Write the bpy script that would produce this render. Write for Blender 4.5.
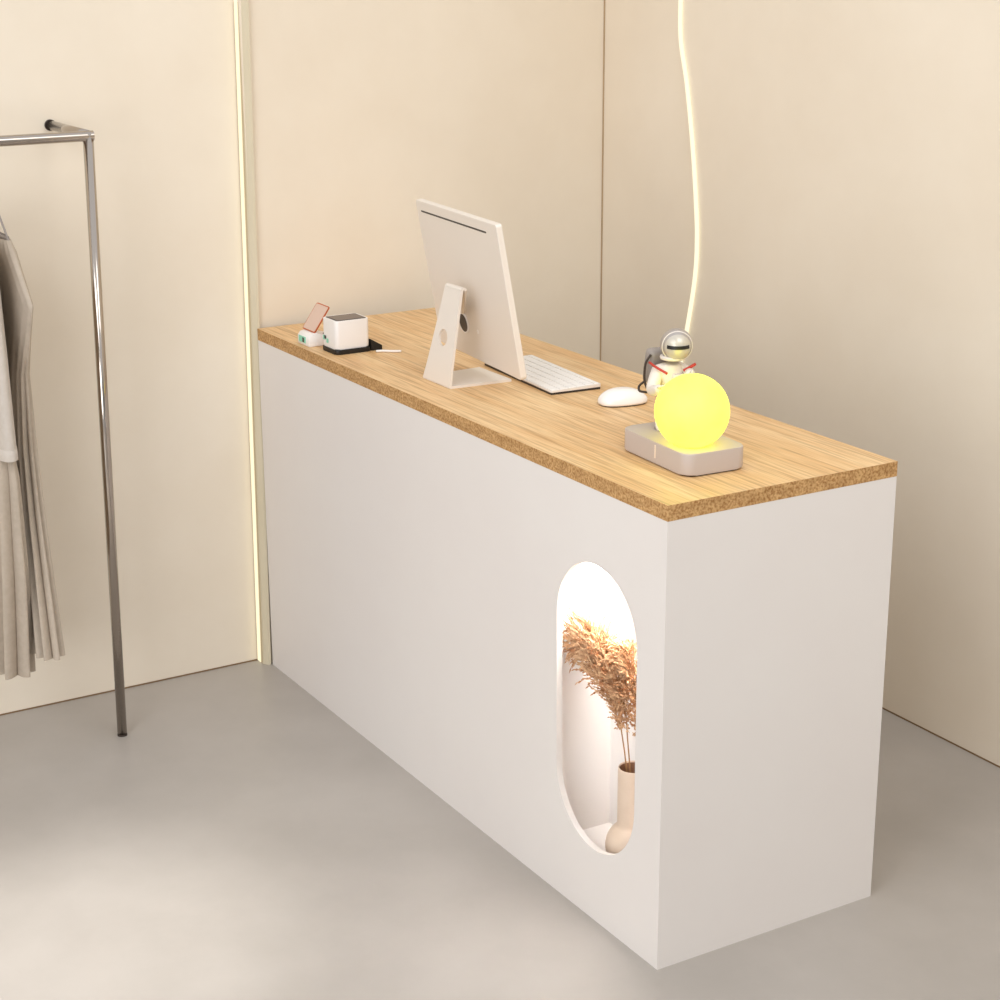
import bpy, bmesh, math, random
from mathutils import Vector, Matrix
for o in list(bpy.data.objects):
    bpy.data.objects.remove(o)
S = bpy.context.scene
COL = S.collection
random.seed(7)

# ------------------------------------------------------------------ camera
def make_camera():
    f, pitch, yaw, roll = 1810.25, 0.30069135, 2.6041796, -0.0052
    fw = Vector((math.cos(yaw)*math.cos(pitch), math.sin(yaw)*math.cos(pitch), -math.sin(pitch)))
    r = Vector((math.sin(yaw), -math.cos(yaw), 0))
    u = r.cross(fw)
    r2 = r*math.cos(roll) + u*math.sin(roll)
    u2 = u*math.cos(roll) - r*math.sin(roll)
    cd = bpy.data.cameras.new('camera')
    cd.sensor_width = 36.0
    cd.lens = f/1000*36.0
    cd.clip_start = 0.05
    co = bpy.data.objects.new('camera', cd)
    COL.objects.link(co)
    m = Matrix((r2, u2, -fw)).transposed().to_4x4()
    m.translation = Vector((4.56771, -1.94495, 2.02581))
    co.matrix_world = m
    S.camera = co
make_camera()

# ------------------------------------------------------------------ world, lights, exposure
S.view_settings.view_transform = 'Standard'
S.view_settings.look = 'None'
S.view_settings.gamma = 1.0
S.view_settings.use_curve_mapping = False
S.view_settings.exposure = 0.11

w = bpy.data.worlds.new('world'); S.world = w; w.use_nodes = True
bgn = w.node_tree.nodes['Background']
bgn.inputs['Strength'].default_value = 0.90
_nt = w.node_tree
_tc = _nt.nodes.new('ShaderNodeTexCoord'); _sx = _nt.nodes.new('ShaderNodeSeparateXYZ'); _rp = _nt.nodes.new('ShaderNodeValToRGB')
_mr = _nt.nodes.new('ShaderNodeMapRange'); _mr.inputs['From Min'].default_value = -1.0
_nt.links.new(_tc.outputs['Generated'], _sx.inputs['Vector']); _nt.links.new(_sx.outputs['Z'], _mr.inputs['Value'])
_nt.links.new(_mr.outputs['Result'], _rp.inputs['Fac']); _nt.links.new(_rp.outputs['Color'], bgn.inputs['Color'])
_e = _rp.color_ramp.elements
_e[0].position = 0.0; _e[0].color = (0.53, 0.54, 0.55, 1)
_e[1].position = 1.0; _e[1].color = (0.97, 0.99, 1.03, 1)
for _p, _c in ((0.47, 0.6), (0.5, 0.34), (0.57, 0.4), (0.64, 1.0)):
    _k = _e.new(_p); _k.color = (_c*0.98, _c, _c*1.03, 1)

def area(name, loc, target, size, size_y, power, color, spread=180):
    l = bpy.data.lights.new(name, 'AREA'); l.shape = 'RECTANGLE'
    l.size, l.size_y, l.energy, l.color = size, size_y, power, color
    l.spread = math.radians(spread)
    o = bpy.data.objects.new(name, l); COL.objects.link(o)
    o.location = loc
    d = Vector(target) - Vector(loc)
    o.rotation_euler = d.to_track_quat('-Z', 'Y').to_euler()
    return o
area('overhead_fill', (2.7, -3.1, 3.5), (0.8, -0.1, 0.8), 2.4, 1.6, 33, (0.96, 0.99, 1.05))  # unseen overhead fill, added to brighten counter and walls
area('overhead_fill', (3.2, 0.2, 3.4), (0.1, 0.95, 0.9), 1.4, 1.4, 7, (0.99, 0.99, 1.0), 90)  # second added fill, aimed to lift the room corner
area('front_fill', (5.0, -5.0, 1.8), (1.2, 0.3, 0.85), 3.2, 2.2, 104, (0.98, 0.99, 1.02))  # added fill behind the camera, lifts the upright front faces
def spot(name, loc, target, power, angle, blend, color, rad):
    l = bpy.data.lights.new(name, 'SPOT'); l.energy = power; l.color = color
    l.spot_size = math.radians(angle); l.spot_blend = blend; l.shadow_soft_size = rad
    o = bpy.data.objects.new(name, l); COL.objects.link(o); o.location = loc
    o.rotation_euler = (Vector(target)-Vector(loc)).to_track_quat('-Z', 'Y').to_euler()
spot('floor_pool_spot', (1.30, -1.25, 3.2), (1.22, -1.02, 0), 300, 22, 1.0, (1.0, 0.99, 0.97), 0.15)  # unseen spot added to make the bright pool on the floor

# ------------------------------------------------------------------ materials
def s2l(c):
    c = c/255
    return c/12.92 if c <= 0.04045 else ((c+0.055)/1.055)**2.4
def rgb(r, g, b): return (s2l(r), s2l(g), s2l(b), 1)

def mat(name, col, rough=0.5, metal=0.0, emis=None, estr=0.0, spec=0.5, coat=0.0):
    m = bpy.data.materials.new(name); m.use_nodes = True
    b = m.node_tree.nodes['Principled BSDF']
    b.inputs['Base Color'].default_value = col
    b.inputs['Roughness'].default_value = rough
    b.inputs['Metallic'].default_value = metal
    b.inputs['Specular IOR Level'].default_value = spec
    b.inputs['Coat Weight'].default_value = coat
    if emis:
        b.inputs['Emission Color'].default_value = emis
        b.inputs['Emission Strength'].default_value = estr
    return m

def noisy(name, c1, c2, scale=(1, 1, 1), nscale=5.0, detail=4.0, rough=0.5, bump=0.0, bscale=60.0, lo=0.35, hi=0.65, spec=0.5, rough2=None, distortion=0.0):
    m = mat(name, c1, rough, spec=spec)
    nt = m.node_tree; b = nt.nodes['Principled BSDF']
    tc = nt.nodes.new('ShaderNodeTexCoord'); mp = nt.nodes.new('ShaderNodeMapping')
    mp.inputs['Scale'].default_value = scale
    nt.links.new(tc.outputs['Object'], mp.inputs['Vector'])
    n = nt.nodes.new('ShaderNodeTexNoise'); n.inputs['Scale'].default_value = nscale
    n.inputs['Detail'].default_value = detail; n.inputs['Roughness'].default_value = 0.6
    n.inputs['Distortion'].default_value = distortion
    nt.links.new(mp.outputs['Vector'], n.inputs['Vector'])
    r = nt.nodes.new('ShaderNodeValToRGB')
    r.color_ramp.elements[0].position = lo; r.color_ramp.elements[0].color = c1
    r.color_ramp.elements[1].position = hi; r.color_ramp.elements[1].color = c2
    nt.links.new(n.outputs['Fac'], r.inputs['Fac'])
    nt.links.new(r.outputs['Color'], b.inputs['Base Color'])
    if rough2 is not None:
        mr = nt.nodes.new('ShaderNodeMapRange')
        mr.inputs['To Min'].default_value = rough; mr.inputs['To Max'].default_value = rough2
        nt.links.new(n.outputs['Fac'], mr.inputs['Value']); nt.links.new(mr.outputs['Result'], b.inputs['Roughness'])
    if bump:
        n2 = nt.nodes.new('ShaderNodeTexNoise'); n2.inputs['Scale'].default_value = bscale
        n2.inputs['Detail'].default_value = 3
        nt.links.new(mp.outputs['Vector'], n2.inputs['Vector'])
        bp = nt.nodes.new('ShaderNodeBump'); bp.inputs['Strength'].default_value = bump
        bp.inputs['Distance'].default_value = 0.002
        nt.links.new(n2.outputs['Fac'], bp.inputs['Height']); nt.links.new(bp.outputs['Normal'], b.inputs['Normal'])
    return m

M = {}
M['wall'] = noisy('wall_plaster', rgb(232, 219, 199), rgb(236, 224, 205), nscale=2.5, rough=0.75, bump=0.05, spec=0.2)
M['seam'] = mat('wall_seam_brown', rgb(128, 100, 68), 0.8)
M['floor'] = noisy('polished_concrete', rgb(165, 158, 150), rgb(182, 175, 167), nscale=1.6, detail=8, rough=0.30, rough2=0.42, lo=0.3, hi=0.7, bump=0.03, bscale=40)
M['body'] = noisy('white_laminate', rgb(226, 219, 213), rgb(228, 222, 216), nscale=2, rough=0.5, spec=0.3)
M['niche'] = mat('niche_white_laminate', rgb(240, 234, 229), 0.55, spec=0.3)
M['white'] = mat('white_plastic', rgb(240, 234, 228), 0.35)
M['offwhite'] = mat('matte_white_shell', rgb(226, 216, 205), 0.4)
M['shell'] = mat('computer_shell_white', rgb(228, 218, 206), 0.38)
M['key'] = mat('key_white', rgb(243, 239, 234), 0.5)
M['gap'] = mat('keyboard_grey_tray', rgb(196, 184, 172), 0.5)
M['dark'] = mat('dark_plastic', rgb(46, 38, 34), 0.4)
M['black'] = mat('black_plastic', rgb(22, 17, 15), 0.45)
M['darkgrey'] = mat('dark_grey_glass', rgb(92, 78, 72), 0.3)
M['screen'] = mat('black_screen_glass', rgb(18, 18, 20), 0.12)
M['mint'] = mat('mint_plastic', rgb(138, 208, 180), 0.4)
M['copper'] = mat('copper_rim', rgb(196, 102, 60), 0.35, 0.4)
M['phone'] = mat('pinkish_grey_display', rgb(214, 184, 166), 0.3)
M['steel'] = mat('polished_steel', rgb(178, 168, 158), 0.12, 1.0)
M['cap'] = mat('dark_rubber_cap', rgb(60, 48, 40), 0.6)
M['suit'] = mat('astronaut_suit_white', rgb(226, 216, 204), 0.5)
M['silver'] = mat('silver_helmet', rgb(178, 170, 164), 0.32, 0.55)
M['visor'] = mat('reflective_visor', rgb(200, 192, 178), 0.34, 0.3)
M['grey'] = mat('astronaut_grey', rgb(150, 140, 132), 0.5)
M['red'] = mat('astronaut_red', rgb(182, 52, 34), 0.5)
M['base'] = mat('lamp_base_beige', rgb(190, 177, 168), 0.5)
M['led'] = mat('led_diffuser', (.08, .08, .08, 1), 0.5, emis=(1.0, 0.90, 0.60, 1), estr=1.0)
M['neon'] = mat('neon_silicone', (.08, .08, .08, 1), 0.5, emis=(1.0, 0.92, 0.66, 1), estr=1.0)
M['niche_led'] = mat('niche_led_diffuser', (1, 1, 1, 1), 0.5, emis=(1.0, 0.975, 0.94, 1), estr=44)
M['vase'] = noisy('beige_ceramic', rgb(214, 192, 170), rgb(220, 199, 178), nscale=20, rough=0.5)
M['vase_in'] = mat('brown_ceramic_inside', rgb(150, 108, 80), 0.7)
M['pampas'] = noisy('dried_grass', rgb(178, 126, 88), rgb(222, 184, 144), nscale=55, detail=2, rough=0.85, spec=0.1, lo=0.38, hi=0.6)
M['stem'] = mat('dried_stem', rgb(168, 126, 84), 0.8)
M['coat'] = noisy('pale_grey_cloth', rgb(196, 186, 174), rgb(202, 192, 181), nscale=60, rough=0.9, spec=0.1)
M['pleat'] = noisy('taupe_cloth', rgb(180, 166, 149), rgb(187, 173, 156), nscale=60, rough=0.9, spec=0.1)

def moon_mat():
    m = mat('moon_globe_glow', (1, 0.95, 0.5, 1), 0.6)
    nt = m.node_tree; b = nt.nodes['Principled BSDF']
    tc = nt.nodes.new('ShaderNodeTexCoord'); n = nt.nodes.new('ShaderNodeTexNoise')
    n.inputs['Scale'].default_value = 14; n.inputs['Detail'].default_value = 5
    nt.links.new(tc.outputs['Object'], n.inputs['Vector'])
    r = nt.nodes.new('ShaderNodeValToRGB')
    r.color_ramp.elements[0].position = 0.3; r.color_ramp.elements[0].color = (1.0, 0.93, 0.058, 1)
    r.color_ramp.elements[1].position = 0.7; r.color_ramp.elements[1].color = (1.0, 0.96, 0.080, 1)
    nt.links.new(n.outputs['Fac'], r.inputs['Fac'])
    nt.links.new(r.outputs['Color'], b.inputs['Emission Color'])
    b.inputs['Emission Strength'].default_value = 2.2
    b.inputs['Base Color'].default_value = (0.2, 0.19, 0.05, 1)
    return m
M['moon'] = moon_mat()

def wood_top():
    m = mat('oak_worktop', rgb(222, 182, 126), 0.42, spec=0.35)
    nt = m.node_tree; b = nt.nodes['Principled BSDF']; L = nt.links.new
    tc = nt.nodes.new('ShaderNodeTexCoord')
    def streak(sx, sy, nscale, detail, lo, hi, c1, c2):
        mp = nt.nodes.new('ShaderNodeMapping'); mp.inputs['Scale'].default_value = (sx, sy, 1)
        L(tc.outputs['Object'], mp.inputs['Vector'])
        n = nt.nodes.new('ShaderNodeTexNoise'); n.inputs['Scale'].default_value = nscale
        n.inputs['Detail'].default_value = detail; n.inputs['Distortion'].default_value = 0.4
        L(mp.outputs['Vector'], n.inputs['Vector'])
        r = nt.nodes.new('ShaderNodeValToRGB')
        r.color_ramp.elements[0].position = lo; r.color_ramp.elements[0].color = c1
        r.color_ramp.elements[1].position = hi; r.color_ramp.elements[1].color = c2
        L(n.outputs['Fac'], r.inputs['Fac'])
        return r
    a = streak(1.0, 9.0, 3.0, 5, 0.3, 0.7, rgb(221, 177, 122), rgb(237, 204, 156))
    c = streak(2.2, 60.0, 2.2, 6, 0.36, 0.52, (0.52, 0.44, 0.36, 1), (1, 1, 1, 1))
    d = streak(5.0, 170.0, 2.0, 3, 0.35, 0.6, (0.82, 0.78, 0.72, 1), (1.03, 1.03, 1.03, 1))
    x = nt.nodes.new('ShaderNodeMix'); x.data_type = 'RGBA'; x.blend_type = 'MULTIPLY'; x.inputs['Factor'].default_value = 0.55
    y = nt.nodes.new('ShaderNodeMix'); y.data_type = 'RGBA'; y.blend_type = 'MULTIPLY'; y.inputs['Factor'].default_value = 0.8
    L(a.outputs['Color'], x.inputs['A']); L(c.outputs['Color'], x.inputs['B'])
    L(x.outputs['Result'], y.inputs['A']); L(d.outputs['Color'], y.inputs['B'])
    L(y.outputs['Result'], b.inputs['Base Color'])
    return m
M['wood'] = wood_top()
def wood_edge():
    m = mat('oak_worktop_edge', rgb(190, 145, 88), 0.6, spec=0.2)
    nt = m.node_tree; b = nt.nodes['Principled BSDF']; L = nt.links.new
    tc = nt.nodes.new('ShaderNodeTexCoord')
    outs = []
    for sc, nsc, lo, hi, c1, c2 in (((1, 1, 1), 190, 0.34, 0.6, rgb(160, 114, 66), rgb(206, 166, 114)), ((1, 1, 2.2), 30, 0.35, 0.65, (0.8, 0.76, 0.7, 1), (1.05, 1.05, 1.05, 1))):
        mp = nt.nodes.new('ShaderNodeMapping'); mp.inputs['Scale'].default_value = sc
        L(tc.outputs['Object'], mp.inputs['Vector'])
        n = nt.nodes.new('ShaderNodeTexNoise'); n.inputs['Scale'].default_value = nsc; n.inputs['Detail'].default_value = 4
        L(mp.outputs['Vector'], n.inputs['Vector'])
        r = nt.nodes.new('ShaderNodeValToRGB')
        r.color_ramp.elements[0].position = lo; r.color_ramp.elements[0].color = c1
        r.color_ramp.elements[1].position = hi; r.color_ramp.elements[1].color = c2
        L(n.outputs['Fac'], r.inputs['Fac']); outs.append(r)
    x = nt.nodes.new('ShaderNodeMix'); x.data_type = 'RGBA'; x.blend_type = 'MULTIPLY'; x.inputs['Factor'].default_value = 0.8
    L(outs[0].outputs['Color'], x.inputs['A']); L(outs[1].outputs['Color'], x.inputs['B'])
    L(x.outputs['Result'], b.inputs['Base Color'])
    return m
M['edge'] = wood_edge()

# ------------------------------------------------------------------ helpers
def link(name, bm, m, parent=None, smooth=False, loc=None):
    me = bpy.data.meshes.new(name)
    bmesh.ops.recalc_face_normals(bm, faces=bm.faces)
    bm.to_mesh(me); bm.free()
    ms = m if isinstance(m, (list, tuple)) else [m]
    for k in ms: me.materials.append(k)
    if smooth is True:
        for p in me.polygons: p.use_smooth = True
    elif smooth:
        for p in me.polygons: p.use_smooth = True
        me.set_sharp_from_angle(angle=math.radians(smooth))
    o = bpy.data.objects.new(name, me); COL.objects.link(o)
    if parent: o.parent = parent
    if loc: o.location = loc
    return o
def tag(o, label, cat, group=None):
    o['label'] = label; o['category'] = cat
    if group: o['group'] = group
    return o
def thing(name, loc, label, cat, group=None, rz=0.0):
    o = bpy.data.objects.new(name, None); COL.objects.link(o)
    o.empty_display_size = 0.05; o.location = loc; o.rotation_euler = (0, 0, rz)
    return tag(o, label, cat, group)
def struct(o):
    o['kind'] = 'structure'; return o
def add_box(bm, a, b, mi=0):
    v = [bm.verts.new((x, y, z)) for z in (a[2], b[2]) for y in (a[1], b[1]) for x in (a[0], b[0])]
    fs = []
    for q in ((0, 1, 3, 2), (4, 6, 7, 5), (0, 4, 5, 1), (1, 5, 7, 3), (3, 7, 6, 2), (2, 6, 4, 0)):
        f = bm.faces.new([v[i] for i in q]); f.material_index = mi; fs.append(f)
    return v, fs
def box(a, b, bev=0.0, seg=2):
    bm = bmesh.new(); add_box(bm, a, b)
    if bev: bmesh.ops.bevel(bm, geom=bm.edges[:], offset=bev, segments=seg, profile=0.5, affect='EDGES')
    return bm
def prism(bm, poly, z0, z1, mi=0):
    lo = [bm.verts.new((x, y, z0)) for x, y in poly]; hi = [bm.verts.new((x, y, z1)) for x, y in poly]
    n = len(poly)
    fs = [bm.faces.new(lo[::-1]), bm.faces.new(hi)]
    for i in range(n): fs.append(bm.faces.new((lo[i], lo[(i+1) % n], hi[(i+1) % n], hi[i])))
    for f in fs: f.material_index = mi
    return fs
def rrect(cx, cy, w, h, r, n=6):
    out = []
    for qx, qy, a0 in ((1, 1, 0), (-1, 1, 90), (-1, -1, 180), (1, -1, 270)):
        for i in range(n+1):
            a = math.radians(a0 + 90*i/n)
            out.append((cx + qx*(w/2-r) + r*math.cos(a), cy + qy*(h/2-r) + r*math.sin(a)))
    return out
def rslab(cx, cy, w, h, r, z0, z1, bev=0.0, n=6, seg=3):
    bm = bmesh.new(); fs = prism(bm, rrect(cx, cy, w, h, r, n), z0, z1)
    if bev:
        es = list({e for f in fs[:2] for e in f.edges})
        bmesh.ops.bevel(bm, geom=es, offset=bev, segments=seg, profile=0.5, affect='EDGES')
    return bm
def add_tube(bm, pts, rad, seg=10, cap=True, mi=0):
    pts = [Vector(p) for p in pts]
    n = len(pts); rings = []
    rads = rad if isinstance(rad, (list, tuple)) else [rad]*n
    t0 = (pts[1]-pts[0]).normalized()
    ref = Vector((0, 0, 1)) if abs(t0.z) < 0.9 else Vector((1, 0, 0))
    nx = t0.cross(ref).normalized()
    for i, p in enumerate(pts):
        t = (pts[min(i+1, n-1)] - pts[max(i-1, 0)]).normalized()
        nx = (nx - t*nx.dot(t)).normalized(); ny = t.cross(nx)
        rings.append([bm.verts.new(p + (nx*math.cos(2*math.pi*k/seg) + ny*math.sin(2*math.pi*k/seg))*rads[i]) for k in range(seg)])
    for a, b in zip(rings, rings[1:]):
        for k in range(seg):
            f = bm.faces.new((a[k], a[(k+1) % seg], b[(k+1) % seg], b[k])); f.material_index = mi
    if cap:
        bm.faces.new(rings[0][::-1]).material_index = mi; bm.faces.new(rings[-1]).material_index = mi
    return rings
def tube(pts, rad, seg=10):
    bm = bmesh.new(); add_tube(bm, pts, rad, seg); return bm
def lathe(prof, seg=40, cap0=True, cap1=True):
    bm = bmesh.new(); rings = []
    for r, z in prof:
        if r < 1e-6: rings.append([bm.verts.new((0, 0, z))])
        else: rings.append([bm.verts.new((r*math.cos(2*math.pi*k/seg), r*math.sin(2*math.pi*k/seg), z)) for k in range(seg)])
    for a, b in zip(rings, rings[1:]):
        for k in range(seg):
            j = (k+1) % seg
            if len(a) == 1: bm.faces.new((a[0], b[j], b[k]))
            elif len(b) == 1: bm.faces.new((a[k], a[j], b[0]))
            else: bm.faces.new((a[k], a[j], b[j], b[k]))
    if cap0 and len(rings[0]) > 1: bm.faces.new(rings[0][::-1])
    if cap1 and len(rings[-1]) > 1: bm.faces.new(rings[-1])
    return bm
def ball(c, r, seg=32, scale=(1, 1, 1), rot=None, bm=None):
    bm = bm or bmesh.new()
    m = Matrix.Translation(c) @ (rot.to_4x4() if rot else Matrix.Identity(4)) @ Matrix.Diagonal((*scale, 1))
    bmesh.ops.create_uvsphere(bm, u_segments=seg, v_segments=seg//2, radius=r, matrix=m)
    return bm
def spline(pts, n):
    P = [Vector(p) for p in pts]; P = [2*P[0]-P[1]] + P + [2*P[-1]-P[-2]]; out = []
    for i in range(1, len(P)-2):
        for k in range(n):
            t = k/n; a, b, c, d = P[i-1:i+3]
            out.append(0.5*((2*b) + (c-a)*t + (2*a-5*b+4*c-d)*t*t + (3*b-a-3*c+d)*t**3))
    out.append(P[-2]); return out

# ------------------------------------------------------------------ room shell
struct(link('floor', box((-0.6, -7, -0.1), (7, 1.6, 0)), M['floor']))
def lean(bm, y0):
    for v in bm.verts:
        if v.co.y > y0: v.co.y += 0.0115*v.co.z
    return bm
struct(link('wall_left', lean(box((-0.45, -7, 0), (-0.055, -0.0225, 3.2)), -1), M['wall']))
bm = bmesh.new()
prism(bm, [(-0.45, -0.004), (-0.014, -0.004), (-0.232, 1.3), (-0.45, 1.3)], 0, 3.2)
struct(link('wall_back', bm, M['wall']))
struct(link('wall_right', box((-0.45, 1.3, 0), (7, 1.5, 3.2)), M['wall']))
bm = bmesh.new()
prism(bm, [(-0.45, -0.0225), (-0.020, -0.0225), (-0.012, -0.019), (-0.004, -0.011), (-0.0025, -0.004), (-0.45, -0.004)], 0, 3.2)
struct(link('trim_1', lean(bm, -1), noisy('trim_tan', rgb(208, 196, 168), rgb(214, 202, 176), nscale=3, rough=0.7, spec=0.2), smooth=30))
struct(link('trim_2', box((-0.232, 1.2965, 0), (-0.2275, 1.3, 3.2), 0.001), mat('corner_seam_tan', rgb(176, 150, 116), 0.8)))
struct(link('floor_line_left', box((-0.055, -7, 0), (-0.0535, -0.0225, 0.004)), M['seam']))  # thin brown line along the foot of the left wall
struct(link('floor_line_right', box((-0.2275, 1.2985, 0), (7, 1.3, 0.004)), M['seam']))  # same thin brown line along the right wall

# LED strip set upright in the reveal between the left wall and the trim
led = thing('led_strip', (-0.0375, -0.0245, 0), 'straight vertical warm white light strip in the wall edge beside the desk', 'light strip')
link('diffuser', lean(box((-0.0115, -0.0025, 0.003), (0.0115, 0.0035, 3.19), 0.0015), -1), M['led'], led)
bm = bmesh.new()
add_box(bm, (-0.0165, -0.001, 0.003), (-0.012, 0.0019, 3.19)); add_box(bm, (0.012, -0.001, 0.003), (0.0165, 0.0019, 3.19))
link('channel', lean(bm, -1), mat('channel_beige', rgb(196, 176, 140), 0.4), led)

# wavy neon rope on the right wall
rp = [(0.205, 2.6), (0.19, 2.3), (0.176, 2.0), (0.172, 1.853), (0.178, 1.741), (0.212, 1.62), (0.247, 1.45), (0.271, 1.288), (0.2815, 1.171), (0.275, 1.051), (0.239, 0.877), (0.20, 0.72), (0.185, 0.5), (0.19, 0.25), (0.20, 0.02)]
rope = thing('neon_rope_light', (0.2, 1.292, 0.0), 'wavy warm white neon rope light running down the right wall', 'rope light')
o = link('glowing_tube', tube([(x-0.2, 0, z) for x, _, z in spline([(x, 0, z) for x, z in rp], 8)], 0.0064, 10), M['neon'], rope, True)

# ------------------------------------------------------------------ reception counter
LX, DY, TB = 1.9245, 0.5784, 0.968
desk = thing('reception_counter', (0.96, 0.29, 0), 'long white reception desk with oak top and lit oval niche', 'reception desk')
dl = Vector((-0.96, -0.29, 0))
def stadium(cx, z0, z1, r, n=24):
    out = []
    for i in range(n+1):
        a = math.pi*i/n; out.append((cx + r*math.cos(a), z1 - r + r*math.sin(a)))
    for i in range(n+1):
        a = math.pi + math.pi*i/n; out.append((cx + r*math.cos(a), z0 + r + r*math.sin(a)))
    return out
NX0, NX1, NY0, NY1, NZ0, NZ1 = 1.50, 1.868, 0.014, 0.168, 0.104, 0.87
bm = bmesh.new()
hole = stadium(1.6855, 0.168, 0.810, 0.1475)
outer = [(0.0, 0.0), (LX, 0.0), (LX, TB), (0.0, TB)]
def panel(y):
    hv = [bm.verts.new((x, y, z)) for x, z in hole]; ov = [bm.verts.new((x, y, z)) for x, z in outer]
    es = [bm.edges.new((hv[i], hv[(i+1) % len(hv)])) for i in range(len(hv))] + [bm.edges.new((ov[i], ov[(i+1) % 4])) for i in range(4)]
    bmesh.ops.triangle_fill(bm, edges=es, use_beauty=True)
    return hv, ov
h0, o0 = panel(0.0); h1, o1 = panel(0.014)
for i in range(len(hole)):
    j = (i+1) % len(hole); bm.faces.new((h0[i], h0[j], h1[j], h1[i]))
for i in range(4):
    j = (i+1) % 4; bm.faces.new((o0[i], o0[j], o1[j], o1[i]))
add_box(bm, (LX-0.018, 0.014, 0), (LX, DY, TB))
add_box(bm, (0.0, 0.014, 0), (0.018, DY, TB))
add_box(bm, (0.018, DY-0.22, 0), (LX-0.018, DY-0.202, TB))
add_box(bm, (0.018, 0.018, 0.04), (NX0-0.016, DY-0.22, 0.058))
o = link('body', bm, M['body'], desk); o.location = dl
# niche liner: five thin boards open towards the oval hole
bm = bmesh.new(); t = 0.012
add_box(bm, (NX0-t, NY0, NZ0-t), (NX0, NY1+t, NZ1+t)); add_box(bm, (NX1, NY0, NZ0-t), (NX1+t, NY1+t, NZ1+t))
add_box(bm, (NX0, NY1, NZ0), (NX1, NY1+t, NZ1)); add_box(bm, (NX0, NY0, NZ0-t), (NX1, NY1+t, NZ0)); add_box(bm, (NX0, NY0, NZ1), (NX1, NY1+t, NZ1+t))
nic = link('niche', bm, M['niche'], desk); nic.location = dl
o = link('niche_light', box((NX0+0.05, 0.05, NZ1-0.012), (NX1-0.05, 0.13, NZ1), 0.002), M['niche_led'], nic)
# worktop: top face and edges differ
bm = bmesh.new(); v, fs = add_box(bm, (0.0, -0.0005, TB), (LX+0.0005, DY, 1.0))
for f in fs: f.material_index = 1
fs[1].material_index = 0
o = link('worktop', bm, [M['wood'], M['edge']], desk); o.location = dl
o['label'] = 'oak worktop with speckled cut edges'

# ------------------------------------------------------------------ vase and dried grass in the niche
VX, VY = 1.7, 0.09
vase = thing('vase', (VX, VY, NZ0), 'beige round-bellied ceramic vase with a wide straight neck in the lit niche', 'vase')
prof = [(0.0, 0.0), (0.030, 0.0)]
for i in range(1, 13):
    a = -58 + i*(58+52)/12
    prof.append((0.0575*math.cos(math.radians(a)), 0.0565+0.0575*math.sin(math.radians(a))))
prof += [(0.0335, 0.105), (0.0325, 0.112), (0.0325, 0.236), (0.0315, 0.2395), (0.030, 0.2395), (0.029, 0.236)]
link('body', lathe(prof, 48, cap1=False), M['vase'], vase, 40)
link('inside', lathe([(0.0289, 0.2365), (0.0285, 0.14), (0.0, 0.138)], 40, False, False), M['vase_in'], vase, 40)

def plume(name, label, pts, width, n, seed, start=0.25):
    rnd = random.Random(seed)
    th = thing(name, pts[0], label, 'dried grass', 'dried grass plumes in the vase')
    base = Vector(pts[0])
    path = spline(pts, 14); m = len(path)
    local = [p-base for p in path]
    link('stem', tube(local, [0.0016*(1-0.75*i/(m-1))+0.0003 for i in range(m)], 6), M['stem'], th, True)
    bm = bmesh.new()
    def strand(p, d, ln, r):
        # a drooping branchlet with small overlapping seeds
        q = p.copy(); k = 5; prev = None; dd = d.copy()
        side = d.cross(Vector((rnd.uniform(-1, 1), rnd.uniform(-1, 1), rnd.uniform(-1, 1)))).normalized()
        for i in range(k):
            step = ln/k
            nq = q + dd*step
            s2 = dd.cross(side).normalized()
            # seed: a small double pyramid set along the branchlet
            sr = r*(1.35 if i not in (0, k-1) else 0.8)
            c = (q+nq)*0.5 + (side*rnd.uniform(-1, 1)+s2*rnd.uniform(-1, 1))*r*0.9
            tip = dd*step*0.75
            vv = [bm.verts.new(c-tip), bm.verts.new(c+tip)] + [bm.verts.new(c+side*sr*math.cos(a)+s2*sr*math.sin(a)) for a in (0, 2.1, 4.2)]
            for j in range(3):
                bm.faces.new((vv[0], vv[2+(j+1) % 3], vv[2+j])); bm.faces.new((vv[1], vv[2+j], vv[2+(j+1) % 3]))
            q = nq
            dd = (dd + Vector((rnd.uniform(-.22, .22), rnd.uniform(-.22, .22), rnd.uniform(-.22, .22)-0.16))).normalized()
    for i in range(n):
        u = start + (1-start)*rnd.random()**0.9
        fi = u*(m-1); i0 = min(int(fi), m-2); f = fi-i0
        p = local[i0].lerp(local[i0+1], f); t = (local[i0+1]-local[i0]).normalized()
        v = (u-start)/(1-start)
        env = width*(min(1, v/0.35)**0.8)*(1-0.15*max(0, v-0.6))
        a = rnd.uniform(0, 2*math.pi)
        n1 = t.cross(Vector((0, 1, 0.1))).normalized(); n2 = t.cross(n1)
        out = n1*math.cos(a)+n2*math.sin(a)*0.6
        d = (t*rnd.uniform(0.35, 1.0)+out*rnd.uniform(0.3, 1.0)).normalized()
        p = p + out*env*rnd.uniform(0, 0.55)
        wp = p+base; 
        strand(p, d, env*rnd.uniform(0.6, 1.0)+0.010, 0.0024)
    # keep the plume inside the niche and the oval opening
    for vx in bm.verts:
        W = vx.co+base
        if W.x < NX0+0.016: W.x = NX0+0.003+0.013*math.exp((W.x-NX0-0.016)/0.03)
        if W.y < 0.034: W.y = 0.018+0.016*math.exp((W.y-0.034)/0.03)
        W.x = min(W.x, NX1-0.003); W.y = min(W.y, NY1-0.003); W.z = min(W.z, NZ1-0.03)
        vx.co = W-base
    link('seed_head', bm, M['pampas'], th)
    return th
zv = NZ0+0.21
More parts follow.
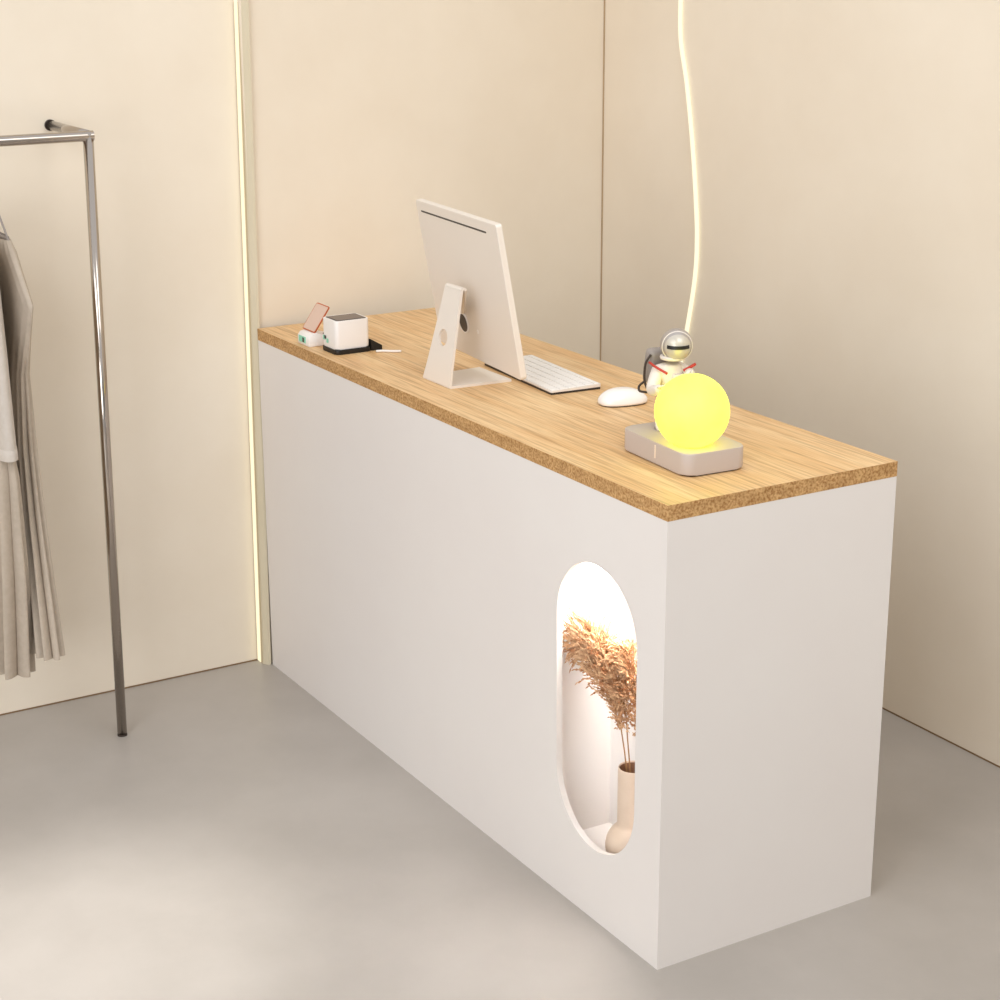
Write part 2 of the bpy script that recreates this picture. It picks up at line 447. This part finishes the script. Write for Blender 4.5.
plume('pampas_grass', 'dried tan grass plume arching furthest left over the niche', [(VX-0.008, VY-0.008, zv), (VX-0.013, VY-0.018, 0.40), (VX-0.038, 0.068, 0.485), (VX-0.08, 0.06, 0.548), (VX-0.115, 0.056, 0.582), (VX-0.148, 0.054, 0.592)], 0.062, 460, 3, 0.26)
plume('pampas_grass', 'dried tan grass plume in the middle, rising just right of the leftmost one', [(VX, VY-0.005, zv), (VX-0.004, VY-0.012, 0.40), (VX-0.014, 0.075, 0.48), (VX-0.035, 0.065, 0.545), (VX-0.065, 0.06, 0.58), (VX-0.085, 0.055, 0.585)], 0.046, 260, 5, 0.26)
plume('pampas_grass', 'dried tan grass plume standing nearest the right edge of the oval opening', [(VX+0.010, VY, zv), (VX+0.012, VY, 0.40), (VX+0.016, 0.085, 0.48), (VX+0.012, 0.08, 0.545), (VX+0.0, 0.075, 0.59), (VX-0.015, 0.07, 0.60)], 0.046, 260, 9, 0.24)

# ------------------------------------------------------------------ desktop computer seen from behind
mon = thing('desktop_computer', (0.836, 0.19, 1.0), 'white all-in-one computer seen from behind on an angled stand', 'computer')
def ml(p): return Vector(p)-Vector((0.836, 0.19, 1.0))
# tilted panel: local frame  u = +x, v = up the tilted panel, n = out of the back
bot = Vector((0, 0.234, 1.039)); top = Vector((0, 0.170, 1.407))
vv = (top-bot).normalized(); nn = Vector((0, vv.z, -vv.y))*-1.0
Hm = (top-bot).length; X0, X1 = 0.574, 1.052
MYAW = Matrix.Rotation(math.radians(-6), 3, 'Z'); MC = Vector((0.810, 0.20, 0))
def mp(x, v, n):
    p = Vector((x, bot.y, bot.z))+vv*v+nn*n
    return ml(MYAW @ (p-MC) + MC)
def slab_on(poly, n0, n1, bev=0.0):
    bm = bmesh.new()
    lo = [bm.verts.new(mp(x, v, n0)) for x, v in poly]; hi = [bm.verts.new(mp(x, v, n1)) for x, v in poly]
    k = len(poly); f0 = bm.faces.new(lo[::-1]); f1 = bm.faces.new(hi)
    for i in range(k): bm.faces.new((lo[i], lo[(i+1) % k], hi[(i+1) % k], hi[i]))
    if bev: bmesh.ops.bevel(bm, geom=list(f0.edges)+list(f1.edges), offset=bev, segments=3, profile=0.5, affect='EDGES')
    return bm
xc = (X0+X1)/2
link('housing', slab_on(rrect(xc, Hm/2, X1-X0, Hm, 0.008, 4), -0.016, 0.0, 0.002), M['shell'], mon)
scr = link('screen', slab_on(rrect(xc, Hm/2+0.02, X1-X0-0.016, Hm-0.055, 0.004, 3), -0.0172, -0.0160), M['screen'], mon)
link('vent_slot', slab_on(rrect(xc-0.017, Hm-0.026, 0.388, 0.0042, 0.002, 3), 0.0, 0.0006), M['dark'], mon)
link('power_dot', slab_on([(0.836+0.0055*math.cos(a*math.pi/6), 0.078+0.0055*math.sin(a*math.pi/6)) for a in range(12)], 0.0, 0.0008), M['white'], mon)
# stand: flat foot, tapering leg with a round hole, curled over the top and back down to the hinge
st = bmesh.new()
def ribbon_pt(s):
    pass
foot_y0, foot_y1 = 0.114, 0.278
th_ = 0.006
# foot plate
fv = []
for z in (1.0, 1.0+th_):
    fv.append([st.verts.new(ml(p)) for p in ((0.766, foot_y0, z), (0.900, foot_y0, z), (0.911, foot_y1, z), (0.757, foot_y1, z))])
st.faces.new(fv[0][::-1]); st.faces.new(fv[1])
for i in range(4): st.faces.new((fv[0][i], fv[0][(i+1) % 4], fv[1][(i+1) % 4], fv[1][i]))
# leg front and back skins with an oval hole
lb = Vector((0, 0.112, 1.003)); lt = Vector((0, 0.150, 1.232))
lv = (lt-lb).normalized(); ln_ = Vector((0, lv.z, -lv.y))   # pointing +y
Ll = (lt-lb).length
def half(s):  # half width up the leg
    return 0.067+(0.039-0.067)*(s/Ll)**0.8
lxc = 0.8335
def leg_skin(off):
    def P(x, s): return st.verts.new(ml(Vector((x, lb.y, lb.z))+lv*s+ln_*off))
    N = 8; out = []
    for i in range(N+1): s = Ll*i/N; out.append((lxc+half(s)+0.022*(s/Ll), s))
    for i in range(N, -1, -1): s = Ll*i/N; out.append((lxc-half(s)+0.022*(s/Ll), s))
    ov = [P(x, s) for x, s in out]
    hs = 0.111; hx = lxc+0.005
    hv = [P(hx+0.0205*math.cos(2*math.pi*k/24), hs+0.0205*math.sin(2*math.pi*k/24)) for k in range(24)]
    es = [st.edges.new((a[i], a[(i+1) % len(a)])) for a in (ov, hv) for i in range(len(a))]
    bmesh.ops.triangle_fill(st, edges=es, use_beauty=True)
    return ov, hv
oa, ha = leg_skin(0.0); ob, hb = leg_skin(th_)
for a, b in ((oa, ob), (ha, hb)):
    for i in range(len(a)): j = (i+1) % len(a); st.faces.new((a[i], a[j], b[j], b[i]))
# curl over the top and the descending tongue to the hinge
path = []
cr = 0.005
cc = lt + ln_*(th_/2+cr)
for i in range(11):
    a = math.radians(i*168/10)
    q_ = cc - ln_*cr*math.cos(a) + lv*cr*math.sin(a)
    path.append((q_.y, q_.z, 0.039))
hy, hz = mp(0.787, 0.106, 0).y+0.19, mp(0.787, 0.106, 0).z+1.0
e_ = path[-1]
path += [(e_[0]+(hy-0.004-e_[0])*t_, e_[1]+(hz+0.012-e_[1])*t_, 0.039-0.016*t_) for t_ in (0.33, 0.66, 1.0)]
prev = None
for i, (y, z, hw) in enumerate(path):
    a = path[max(i-1, 0)]; b = path[min(i+1, len(path)-1)]
    t = Vector((0, b[0]-a[0], b[1]-a[1])).normalized(); nrm = Vector((0, -t.z, t.y))
    s = 0.022 - 0.080*max(0, i-10)/3.0
    ring = [st.verts.new(ml(Vector((lxc+s+sx*hw, y, z))+nrm*o_)) for sx, o_ in ((-1, -th_/2), (1, -th_/2), (1, th_/2), (-1, th_/2))]
    if prev:
        for k in range(4): st.faces.new((prev[k], prev[(k+1) % 4], ring[(k+1) % 4], ring[k]))
    else: st.faces.new(ring[::-1])
    prev = ring
st.faces.new(prev)
for v_ in st.verts: v_.co += Vector((-0.003, -0.008, 0))
link('stand', st, M['shell'], mon, 35)
hx = 0.758
hx0 = hx
link('hinge_ring', slab_on([(hx+0.0265*math.cos(a*math.pi/14), 0.087+0.0265*math.sin(a*math.pi/14)) for a in range(28)], 0.0, 0.0025), M['white'], mon, 30)
link('hinge_disc', slab_on([(hx+0.0225*math.cos(a*math.pi/14), 0.087+0.0225*math.sin(a*math.pi/14)) for a in range(28)], 0.0025, 0.0035), M['dark'], mon, 30)

# ------------------------------------------------------------------ keyboard
kb = thing('keyboard', (0.902, 0.358, 1.0), 'flat white keyboard lying on the worktop beside the computer screen', 'keyboard', rz=math.radians(-4.2))
KL, KD = 0.36, 0.136
bm = bmesh.new(); prism(bm, rrect(0, 0, KL-0.002, KD-0.002, 0.004, 3), 0.0, 0.0055)
link('underside', bm, M['dark'], kb)
bm = bmesh.new()
prism(bm, rrect(0, 0, KL, KD, 0.006, 4), 0.0055, 0.0085)
for vx in bm.verts: vx.co.z += 0.004*(vx.co.y/KD+0.5) if vx.co.z > 0.006 else 0
link('case', bm, M['offwhite'], kb, 30)
rows = [(-0.052, 0.0213), (-0.029, 0.0213), (-0.006, 0.0213), (0.017, 0.0213), (0.040, 0.0213), (0.0585, 0.012)]
counts = [10, 15, 16, 17, 17, 18]
for (ry, rd), nk in zip(rows, counts):
    bm = bmesh.new(); kw = (KL-0.014)/nk
    for k in range(nk):
        x0 = -KL/2+0.007+k*kw
        zb = 0.0080+0.004*(ry/KD+0.5)
        add_box(bm, (x0+0.001, ry-rd/2, zb-0.0005), (x0+kw-0.001, ry+rd/2, zb+0.0017))
    link('key_row', bm, M['key'], kb)

# ------------------------------------------------------------------ mouse
ms = thing('computer_mouse', (1.228, 0.376, 1.0), 'glossy white computer mouse lying right of the keyboard', 'mouse', rz=math.radians(80))
bm = bmesh.new(); rings = []
NU, NV = 36, 10
def mshape(a, k):
    ca, sa = math.cos(a), math.sin(a)
    r = 1.0/((abs(ca)**2.6+abs(sa)**2.6)**(1/2.6))
    h = math.cos(k*math.pi/2); g = math.sin(k*math.pi/2)
    x, y = 0.059*r*ca*h**0.75, 0.037*r*sa*h**0.75
    z = 0.007+0.030*g*(1-0.22*(x/0.059+0.1)**2)
    return (x, y, z)
for k in range(NV):
    rings.append([bm.verts.new(mshape(2*math.pi*i/NU, k/NV)) for i in range(NU)])
topv = bm.verts.new((0, 0, 0.0365))
lowr = [bm.verts.new((v.co.x*0.985, v.co.y*0.985, 0.003)) for v in rings[0]]
for a, b in zip([lowr]+rings, rings):
    for i in range(NU): bm.faces.new((a[i], a[(i+1) % NU], b[(i+1) % NU], b[i]))
for i in range(NU): bm.faces.new((rings[-1][i], rings[-1][(i+1) % NU], topv))
bm.faces.new(lowr[::-1])
link('shell', bm, mat('glossy_white', rgb(242, 236, 230), 0.15), ms, True)
bm = bmesh.new(); prism(bm, [(x*0.94, y*0.93) for x, y, z in (mshape(2*math.pi*i/NU, 0) for i in range(NU))], 0.0, 0.0032)
link('base', bm, M['dark'], ms)

# ------------------------------------------------------------------ receipt printer
pr = thing('label_printer', (0.379, 0.087, 1.0), 'white cube-shaped printer with dark top on a black base near the wall', 'printer')
link('base', rslab(0.0, 0.0, 0.090, 0.103, 0.012, 0.0, 0.0125, 0.002), M['black'], pr, 35)
link('case', rslab(-0.0015, 0.0, 0.083, 0.098, 0.012, 0.0125, 0.0870, 0.003), M['white'], pr, 35)
link('lid', rslab(0.0, 0.0, 0.062, 0.078, 0.004, 0.0870, 0.0880), M['darkgrey'], pr)
bm = bmesh.new(); prism(bm, rrect(0.0, 0.0, 0.070, 0.086, 0.005, 4), 0.0868, 0.0875)
link('lid_frame', bm, M['black'], pr)
bm = bmesh.new()
for a in (((-0.034), 0.012, 0.030), ((-0.014), 0.009, 0.024)):
    add_box(bm, (a[0], -0.0512, a[2]), (a[0]+a[1], -0.0499, a[2]+0.011))
link('mint_button', bm, M['mint'], pr)
link('port', box((-0.026, -0.0514, 0.033), (-0.018, -0.0499, 0.041)), M['dark'], pr)
def wedge(poly):
    bm = bmesh.new(); lo = [bm.verts.new((x, y, z0)) for x, y, z0, z1 in poly]; hi = [bm.verts.new((x, y, z1)) for x, y, z0, z1 in poly]
    k = len(poly); bm.faces.new(lo[::-1]); bm.faces.new(hi)
    for i in range(k): bm.faces.new((lo[i], lo[(i+1) % k], hi[(i+1) % k], hi[i]))
    return bm
link('paper_tray', wedge([(-0.01, 0.0515, 0, .030), (0.040, 0.0515, 0, .030), (0.043, 0.082, 0, .012), (0.034, 0.086, 0, .0096), (-0.01, 0.086, 0, .0096)]), M['black'], pr)
link('tray_lining', wedge([(-0.008, 0.0535, .0288, .0294), (0.036, 0.0535, .0288, .0294), (0.038, 0.080, .0132, .0138), (-0.008, 0.080, .0132, .0138)]), mat('tray_brown_grey', rgb(136, 114, 102), 0.5), pr)
o = tag(link('cable_plug', tube(spline([(0, 0, 0.0035), (0.006, 0.018, 0.0035), (0.022, 0.036, 0.0035), (0.034, 0.056, 0.0035)], 5), 0.0032, 8), M['white'], None, True), 'short white cable end lying beside the black printer tray', 'cable')
o.location = (0.446, 0.139, 1.0)

# ------------------------------------------------------------------ payment terminal with a tilted display
pt = thing('payment_terminal', (0.262, 0.06, 1.0), 'small white payment terminal holding a tilted copper-rimmed display', 'card terminal')
bm = bmesh.new()
pf = [(-0.043, 0.0), (-0.043, 0.022), (-0.036, 0.032), (-0.018, 0.036), (0.035, 0.022), (0.04, 0.0)]  # (y, z)
for s in (-0.035, 0.035): pass
a_ = [bm.verts.new((-0.036, y, z)) for y, z in pf]; b_ = [bm.verts.new((0.036, y, z)) for y, z in pf]
bm.faces.new(a_); bm.faces.new(b_[::-1])
for i in range(len(pf)): j = (i+1) % len(pf); bm.faces.new((a_[i], b_[i], b_[j], a_[j]))
bmesh.ops.bevel(bm, geom=bm.edges[:], offset=0.003, segments=2, profile=0.5, affect='EDGES')
base_o = link('base', bm, M['white'], pt, 40)
link('mint_front', box((-0.026, -0.0442, 0.007), (0.016, -0.0425, 0.024), 0.0006), M['mint'], pt)
link('card_slot', box((-0.002, -0.0448, 0.009), (0.008, -0.0438, 0.021)), M['dark'], pt)
link('support_pin', tube([(0.03, 0.0, 0.024), (0.036, 0.008, 0.045)], 0.003, 8), M['dark'], pt, True)
# display plate leaning back
d0 = Vector((0, -0.022, 0.0365)); d1 = Vector((0, 0.022, 0.0985)); dv = (d1-d0).normalized(); dn = Vector((0, -dv.z, dv.y)); dlh = (d1-d0).length
def dplate(poly, n0, n1):
    bm = bmesh.new()
    lo = [bm.verts.new(d0+Vector((x, 0, 0))+dv*v+dn*n0) for x, v in poly]; hi = [bm.verts.new(d0+Vector((x, 0, 0))+dv*v+dn*n1) for x, v in poly]
    bm.faces.new(lo[::-1]); bm.faces.new(hi); k = len(poly)
    for i in range(k): bm.faces.new((lo[i], lo[(i+1) % k], hi[(i+1) % k], hi[i]))
    return bm
dsp = link('display', dplate(rrect(-0.006, dlh/2, 0.076, dlh+0.004, 0.006, 4), -0.001, 0.002), M['copper'], pt, 30)
link('display_glass', dplate(rrect(-0.006, dlh/2, 0.070, dlh-0.002, 0.004, 4), 0.002, 0.0026), M['phone'], dsp)

# ------------------------------------------------------------------ astronaut moon lamp
lamp = thing('table_lamp', (1.675, 0.222, 1.0), 'glowing yellow globe lamp with an astronaut figure on a beige block', 'lamp', rz=math.radians(-3.5))
link('base', rslab(0.003, -0.006, 0.252, 0.148, 0.025, 0.003, 0.048, 0.003, 8), M['base'], lamp, 35)
link('foot_pad', rslab(0.003, -0.006, 0.242, 0.136, 0.026, 0.0, 0.0032), M['black'], lamp, 35)
link('pale_sliver', box((0.012, -0.0812, 0.014), (0.017, -0.0796, 0.042), 0.0006), mat('pale_beige', rgb(232, 214, 196), 0.4), lamp)  # narrow pale upright strip on the side of the base
gl = link('glowing_globe', ball((0, 0, 0), 0.0758, 48), M['moon'], lamp, True); gl.location = (0.062, -0.025, 0.048+0.0690)

def skin_mesh(name, chains, m, parent, sub=2):
    """chains: list of (points, radii); points closer than 1e-6 are shared joints."""
    vs, rs, es = [], [], []
    def vid(p, r):
        for i, q in enumerate(vs):
            if (Vector(p)-q).length < 1e-6: return i
        vs.append(Vector(p)); rs.append(r); return len(vs)-1
    for pts, rad in chains:
        ids = [vid(p, r) for p, r in zip(pts, rad)]
        es += list(zip(ids, ids[1:]))
    me = bpy.data.meshes.new(name); me.from_pydata(vs, es, [])
    me.materials.append(m)
    o = bpy.data.objects.new(name, me); COL.objects.link(o); o.parent = parent
    md = o.modifiers.new('skin', 'SKIN'); md.use_smooth_shade = True
    for i, r in enumerate(rs):
        sv = me.skin_vertices[0].data[i]; sv.radius = (r, r); sv.use_root = (i == 0)
    sb = o.modifiers.new('subsurf', 'SUBSURF'); sb.levels = sub; sb.render_levels = sub
    return o
pel, che, nek = (-.088, .022, .102), (-.092, .022, .148), (-.088, .022, .182)
rsh, lsh = (-.092, -.012, .165), (-.092, .050, .166)
rel, lel = (-.078, -.034, .128), (-.064, .050, .160)
rha, lha = (-.024, -.048, .148), (-.022, .022, .170)
rhi, lhi = (-.085, .003, .088), (-.085, .041, .088)
rkn, lkn = (-.075, -.008, .070), (-.073, .048, .070)
rft, lft = (-.070, -.018, .056), (-.066, .050, .056)
rto, lto = (-.048, -.030, .0545), (-.046, .054, .0545)
ast = skin_mesh('astronaut', [
    ([pel, che, nek], [.028, .030, .018]),
    ([che, rsh, rel, rha], [.030, .0165, .0140, .0095]),
    ([che, lsh, lel, lha], [.030, .0165, .0140, .0095]),
    ([pel, rhi, rkn, rft, rto], [.025, .0175, .0135, .0105, .0075]),
    ([pel, lhi, lkn, lft, lto], [.025, .0175, .0135, .0105, .0075])], M['suit'], lamp)
ast['label'] = 'white astronaut figure hugging the globe'
hc = Vector((-.080, .026, .2210))
link('helmet', ball(hc, 0.0340, 36), M['silver'], ast, True)
fd = Vector((.90, -.42, -.06)).normalized()
q = fd.to_track_quat('Z', 'Y').to_matrix()
link('visor', ball(hc+fd*0.0080, 0.0300, 36, (1.0, 1.0, 0.98), q), M['visor'], ast, True)
# dark room reflection modelled as a black band curved across the visor
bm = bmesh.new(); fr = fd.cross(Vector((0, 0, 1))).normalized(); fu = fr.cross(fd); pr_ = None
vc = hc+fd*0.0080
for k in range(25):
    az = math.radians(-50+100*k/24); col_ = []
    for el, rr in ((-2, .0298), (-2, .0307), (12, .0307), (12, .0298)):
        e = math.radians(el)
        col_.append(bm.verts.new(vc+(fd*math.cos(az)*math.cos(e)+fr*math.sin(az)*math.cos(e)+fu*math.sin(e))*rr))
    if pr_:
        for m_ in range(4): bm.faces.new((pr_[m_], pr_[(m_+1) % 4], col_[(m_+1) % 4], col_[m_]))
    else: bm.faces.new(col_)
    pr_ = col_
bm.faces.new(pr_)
link('visor_dark_reflection', bm, M['black'], ast, 40)
bm = bmesh.new()
rc = hc+fd*0.0130
ring = [rc + q @ Vector((0.0308*math.cos(2*math.pi*k/36), 0.0308*math.sin(2*math.pi*k/36), 0)) for k in range(37)]
add_tube(bm, ring, 0.0016, 8, cap=False)
link('visor_rim', bm, M['suit'], ast, True)
bm = bmesh.new()
ring = [Vector((-.086, .022, .194)) + Vector((0.0225*math.cos(2*math.pi*k/28), 0.0225*math.sin(2*math.pi*k/28), 0)) for k in range(29)]
add_tube(bm, ring, 0.0050, 8, cap=False)
link('collar', bm, M['suit'], ast, True)
bm = box((-.018, -.028, -.038), (.014, .028, .038), 0.010, 3)
bmesh.ops.transform(bm, matrix=Matrix.Translation((-.136, .018, .166)) @ Matrix.Rotation(math.radians(10), 4, 'Y'), verts=bm.verts[:])
link('backpack', bm, M['grey'], ast, 40)
link('pack_strap', tube(spline([(-.118, -.012, .196), (-.122, -.022, .176), (-.128, -.020, .140), (-.120, -.016, .120)], 6), 0.0026, 8), M['cap'], ast, True)
link('pack_hose', tube(spline([(-.150, -.006, .132), (-.152, -.018, .122), (-.136, -.026, .116), (-.112, -.024, .118)], 6), 0.0026, 8), M['cap'], ast, True)
link('shoulder_stripe', tube(spline([(-.104, -.024, .184), (-.082, -.022, .178), (-.062, -.006, .166)], 4), 0.0026, 8), M['red'], ast, True)
link('shoulder_stripe', tube(spline([(-.056, .030, .170), (-.054, .042, .175), (-.052, .056, .182)], 4), 0.0034, 8), M['red'], ast, True)
link('chest_box', box((-.070, .008, .140), (-.056, .036, .162), 0.003), M['suit'], ast, 40)
for hand, dirs in ((Vector(rha), Vector((.6, .2, .6))), (Vector(lha), Vector((.8, -.3, .1)))):
    d = dirs.normalized(); sd = d.cross(Vector((-1, 0, 0.2))).normalized()
    bm = bmesh.new()
    for k, ln in enumerate((.010, .012, .0115, .009)):
        b0 = hand + sd*(k-1.5)*0.0034
        add_tube(bm, [b0, b0+d*ln*0.6, b0+d*ln+Vector((.002, 0, -.001))], [.0026, .0024, .0016], 6)
    add_tube(bm, [hand-sd*0.004, hand-sd*0.010+d*0.004], [.0028, .0018], 6)
    link('glove', bm, M['suit'], ast, True)
for ft in (rft, rto and lft):
    bm = bmesh.new(); prism(bm, rrect(ft[0]+0.008, ft[1], 0.036, 0.020, 0.008, 4), 0.048, 0.0515)
    link('boot_sole', bm, M['grey'], ast)

# ------------------------------------------------------------------ clothes rail of steel tube
rack = thing('clothes_rack', (0.243, -0.545, 0), 'polished steel clothes rail with one tall thin leg fixed to the wall', 'clothes rack')
ro = Vector((0.243, -0.545, 0)); R = 0.0128
def rt(*pts): return [Vector(p)-ro for p in pts]
link('leg', tube(rt((0.243, -0.545, 0.004), (0.243, -0.522, 1.586)), R, 20), M['steel'], rack, True)
link('leg', tube(rt((0.243, -2.40, 0.006), (0.243, -2.40, 1.586)), R, 20), M['steel'], rack, True)
link('rail', tube(rt((0.243, -0.510, 1.575), (0.243, -2.412, 1.575)), R, 20), M['steel'], rack, 40)
link('wall_arm', tube(rt((0.243, -0.522, 1.577), (-0.053, -0.522, 1.577)), R*0.95, 20), M['steel'], rack, True)
link('wall_arm', tube(rt((0.243, -2.40, 1.577), (-0.053, -2.40, 1.577)), R*0.95, 20), M['steel'], rack, True)
link('wall_cap', tube(rt((-0.055, -0.522, 1.577), (-0.050, -0.522, 1.577)), R*1.12, 20), M['cap'], rack, 40)
link('rubber_foot', tube(rt((0.243, -0.545, 0.0), (0.243, -0.545, 0.005)), R*1.02, 20), M['cap'], rack, 40)

# hangers and garments, each hanging across the rail
def hanger(y, label, spread, drop):
    h = thing('clothes_hanger', (0.243, y, 1.42), label, 'hanger')
    hz = 1.588+0.004-1.42
    hook = [(0.016, 0, hz-0.020), (0.0165, 0, hz-0.002)] + [(0.0165*math.cos(a), 0, hz-0.002+0.0165*math.sin(a)) for a in [math.pi*k/8 for k in range(1, 9)]] + [(-0.012, 0, hz-0.030), (0, 0, hz-0.055), (0, 0, 0.0)]
    link('hook', tube(hook, 0.0018, 8), M['steel'], h, True)
    link('shoulder_bar', tube(spline([(-spread, 0, -drop), (-spread*0.5, 0, -drop*0.42), (0, 0, 0.0), (spread*0.5, 0, -drop*0.42), (spread, 0, -drop)], 6), 0.0028, 8), M['grey'], h, True)
    return h
def cloth(rows, npl, seed, nring=160, sharp=1.0, phase=0.0, thick=1.0):
    """rows: (z, half width, half thickness, pleat depth, centre x). Closed pleated tube, open at the hem."""
    bm = bmesh.new(); rings = []
    rnd = random.Random(seed); jit = [rnd.uniform(-0.5, 0.5) for _ in range(64)]
    P = []
    for a, b in zip(rows, rows[1:]):
        k = max(2, int(abs(a[0]-b[0])/0.02))
        for i in range(k):
            t = i/k; t2 = t
            P.append(tuple(a[j]+(b[j]-a[j])*t2 for j in range(5)))
    P.append(rows[-1])
    for z, w_, th, am, xc in P:
        r = []
        for k in range(nring):
            a = 2*math.pi*k/nring
            ca, sa = math.cos(a), math.sin(a)
            x = w_*math.copysign(abs(ca)**0.8, ca); y = th*math.copysign(abs(sa)**0.8, sa)
            ph = a*npl+phase+1.2*jit[int(a/(2*math.pi)*8) % 64]*0
            f = math.sin(ph+0.7*math.sin(3*a+seed)+0.25*math.sin(z*9+a*2))
            f = math.copysign(abs(f)**sharp, f)
            nl = Vector((ca*th, sa*w_, 0)).normalized()
            r.append(bm.verts.new((x+xc+nl.x*am*f, y+nl.y*am*f, z)))
        rings.append(r)
    for a, b in zip(rings, rings[1:]):
        for k in range(nring):
            bm.faces.new((a[k], a[(k+1) % nring], b[(k+1) % nring], b[k]))
    bm.faces.new(rings[0])
    return bm
hanger(-0.762, 'white clothes hanger carrying the dress nearest the rack leg', 0.105, 0.078)
g = thing('pleated_dress', (0.243, -0.762, 1.35), 'long taupe pleated dress hanging nearest the steel rack leg', 'dress')
link('cloth_body', cloth([(0.005, 0.095, 0.012, 0.001, 0), (-0.02, 0.125, 0.02, 0.0003, 0), (-0.125, 0.236, 0.016, 0.0004, 0), (-0.135, 0.238, 0.016, 0.0004, 0), (-0.22, 0.19, 0.018, 0.0008, 0), (-0.31, 0.139, 0.02, 0.003, 0), (-0.50, 0.120, 0.024, 0.008, 0.003), (-0.66, 0.128, 0.026, 0.011, 0.003), (-0.85, 0.155, 0.030, 0.013, 0.0), (-1.022, 0.186, 0.034, 0.014, -0.004)], 17, 2, 260, 0.75), M['pleat'], g, True)
link('neck_facing', cloth([(0.006, 0.090, 0.010, 0.0, 0), (0.011, 0.088, 0.010, 0.0, 0)], 5, 2), M['grey'], g, True)
hanger(-0.835, 'white clothes hanger carrying the pale top at the left edge', 0.15, 0.05)
g = thing('skirt_suit', (0.243, -0.835, 1.35), 'pale grey long-sleeved top over a pleated taupe skirt at the left edge', 'outfit')
link('top', cloth([(0.045, 0.10, 0.014, 0.001, 0), (0.02, 0.17, 0.022, 0.002, 0), (-0.06, 0.205, 0.026, 0.003, 0), (-0.25, 0.210, 0.03, 0.003, 0.002), (-0.49, 0.216, 0.032, 0.003, 0.002)], 4, 3), M['coat'], g, True)
link('cuff_band', cloth([(-0.468, 0.217, 0.035, 0.002, 0.002), (-0.494, 0.219, 0.036, 0.002, 0.002)], 4, 3), M['coat'], g, True)
link('skirt', cloth([(-0.45, 0.190, 0.022, 0.006, -0.004), (-0.55, 0.195, 0.030, 0.012, -0.004), (-0.80, 0.172, 0.036, 0.017, -0.006), (-1.075, 0.134, 0.040, 0.019, -0.012)], 12, 4, 260, 0.75), M['pleat'], g, True)
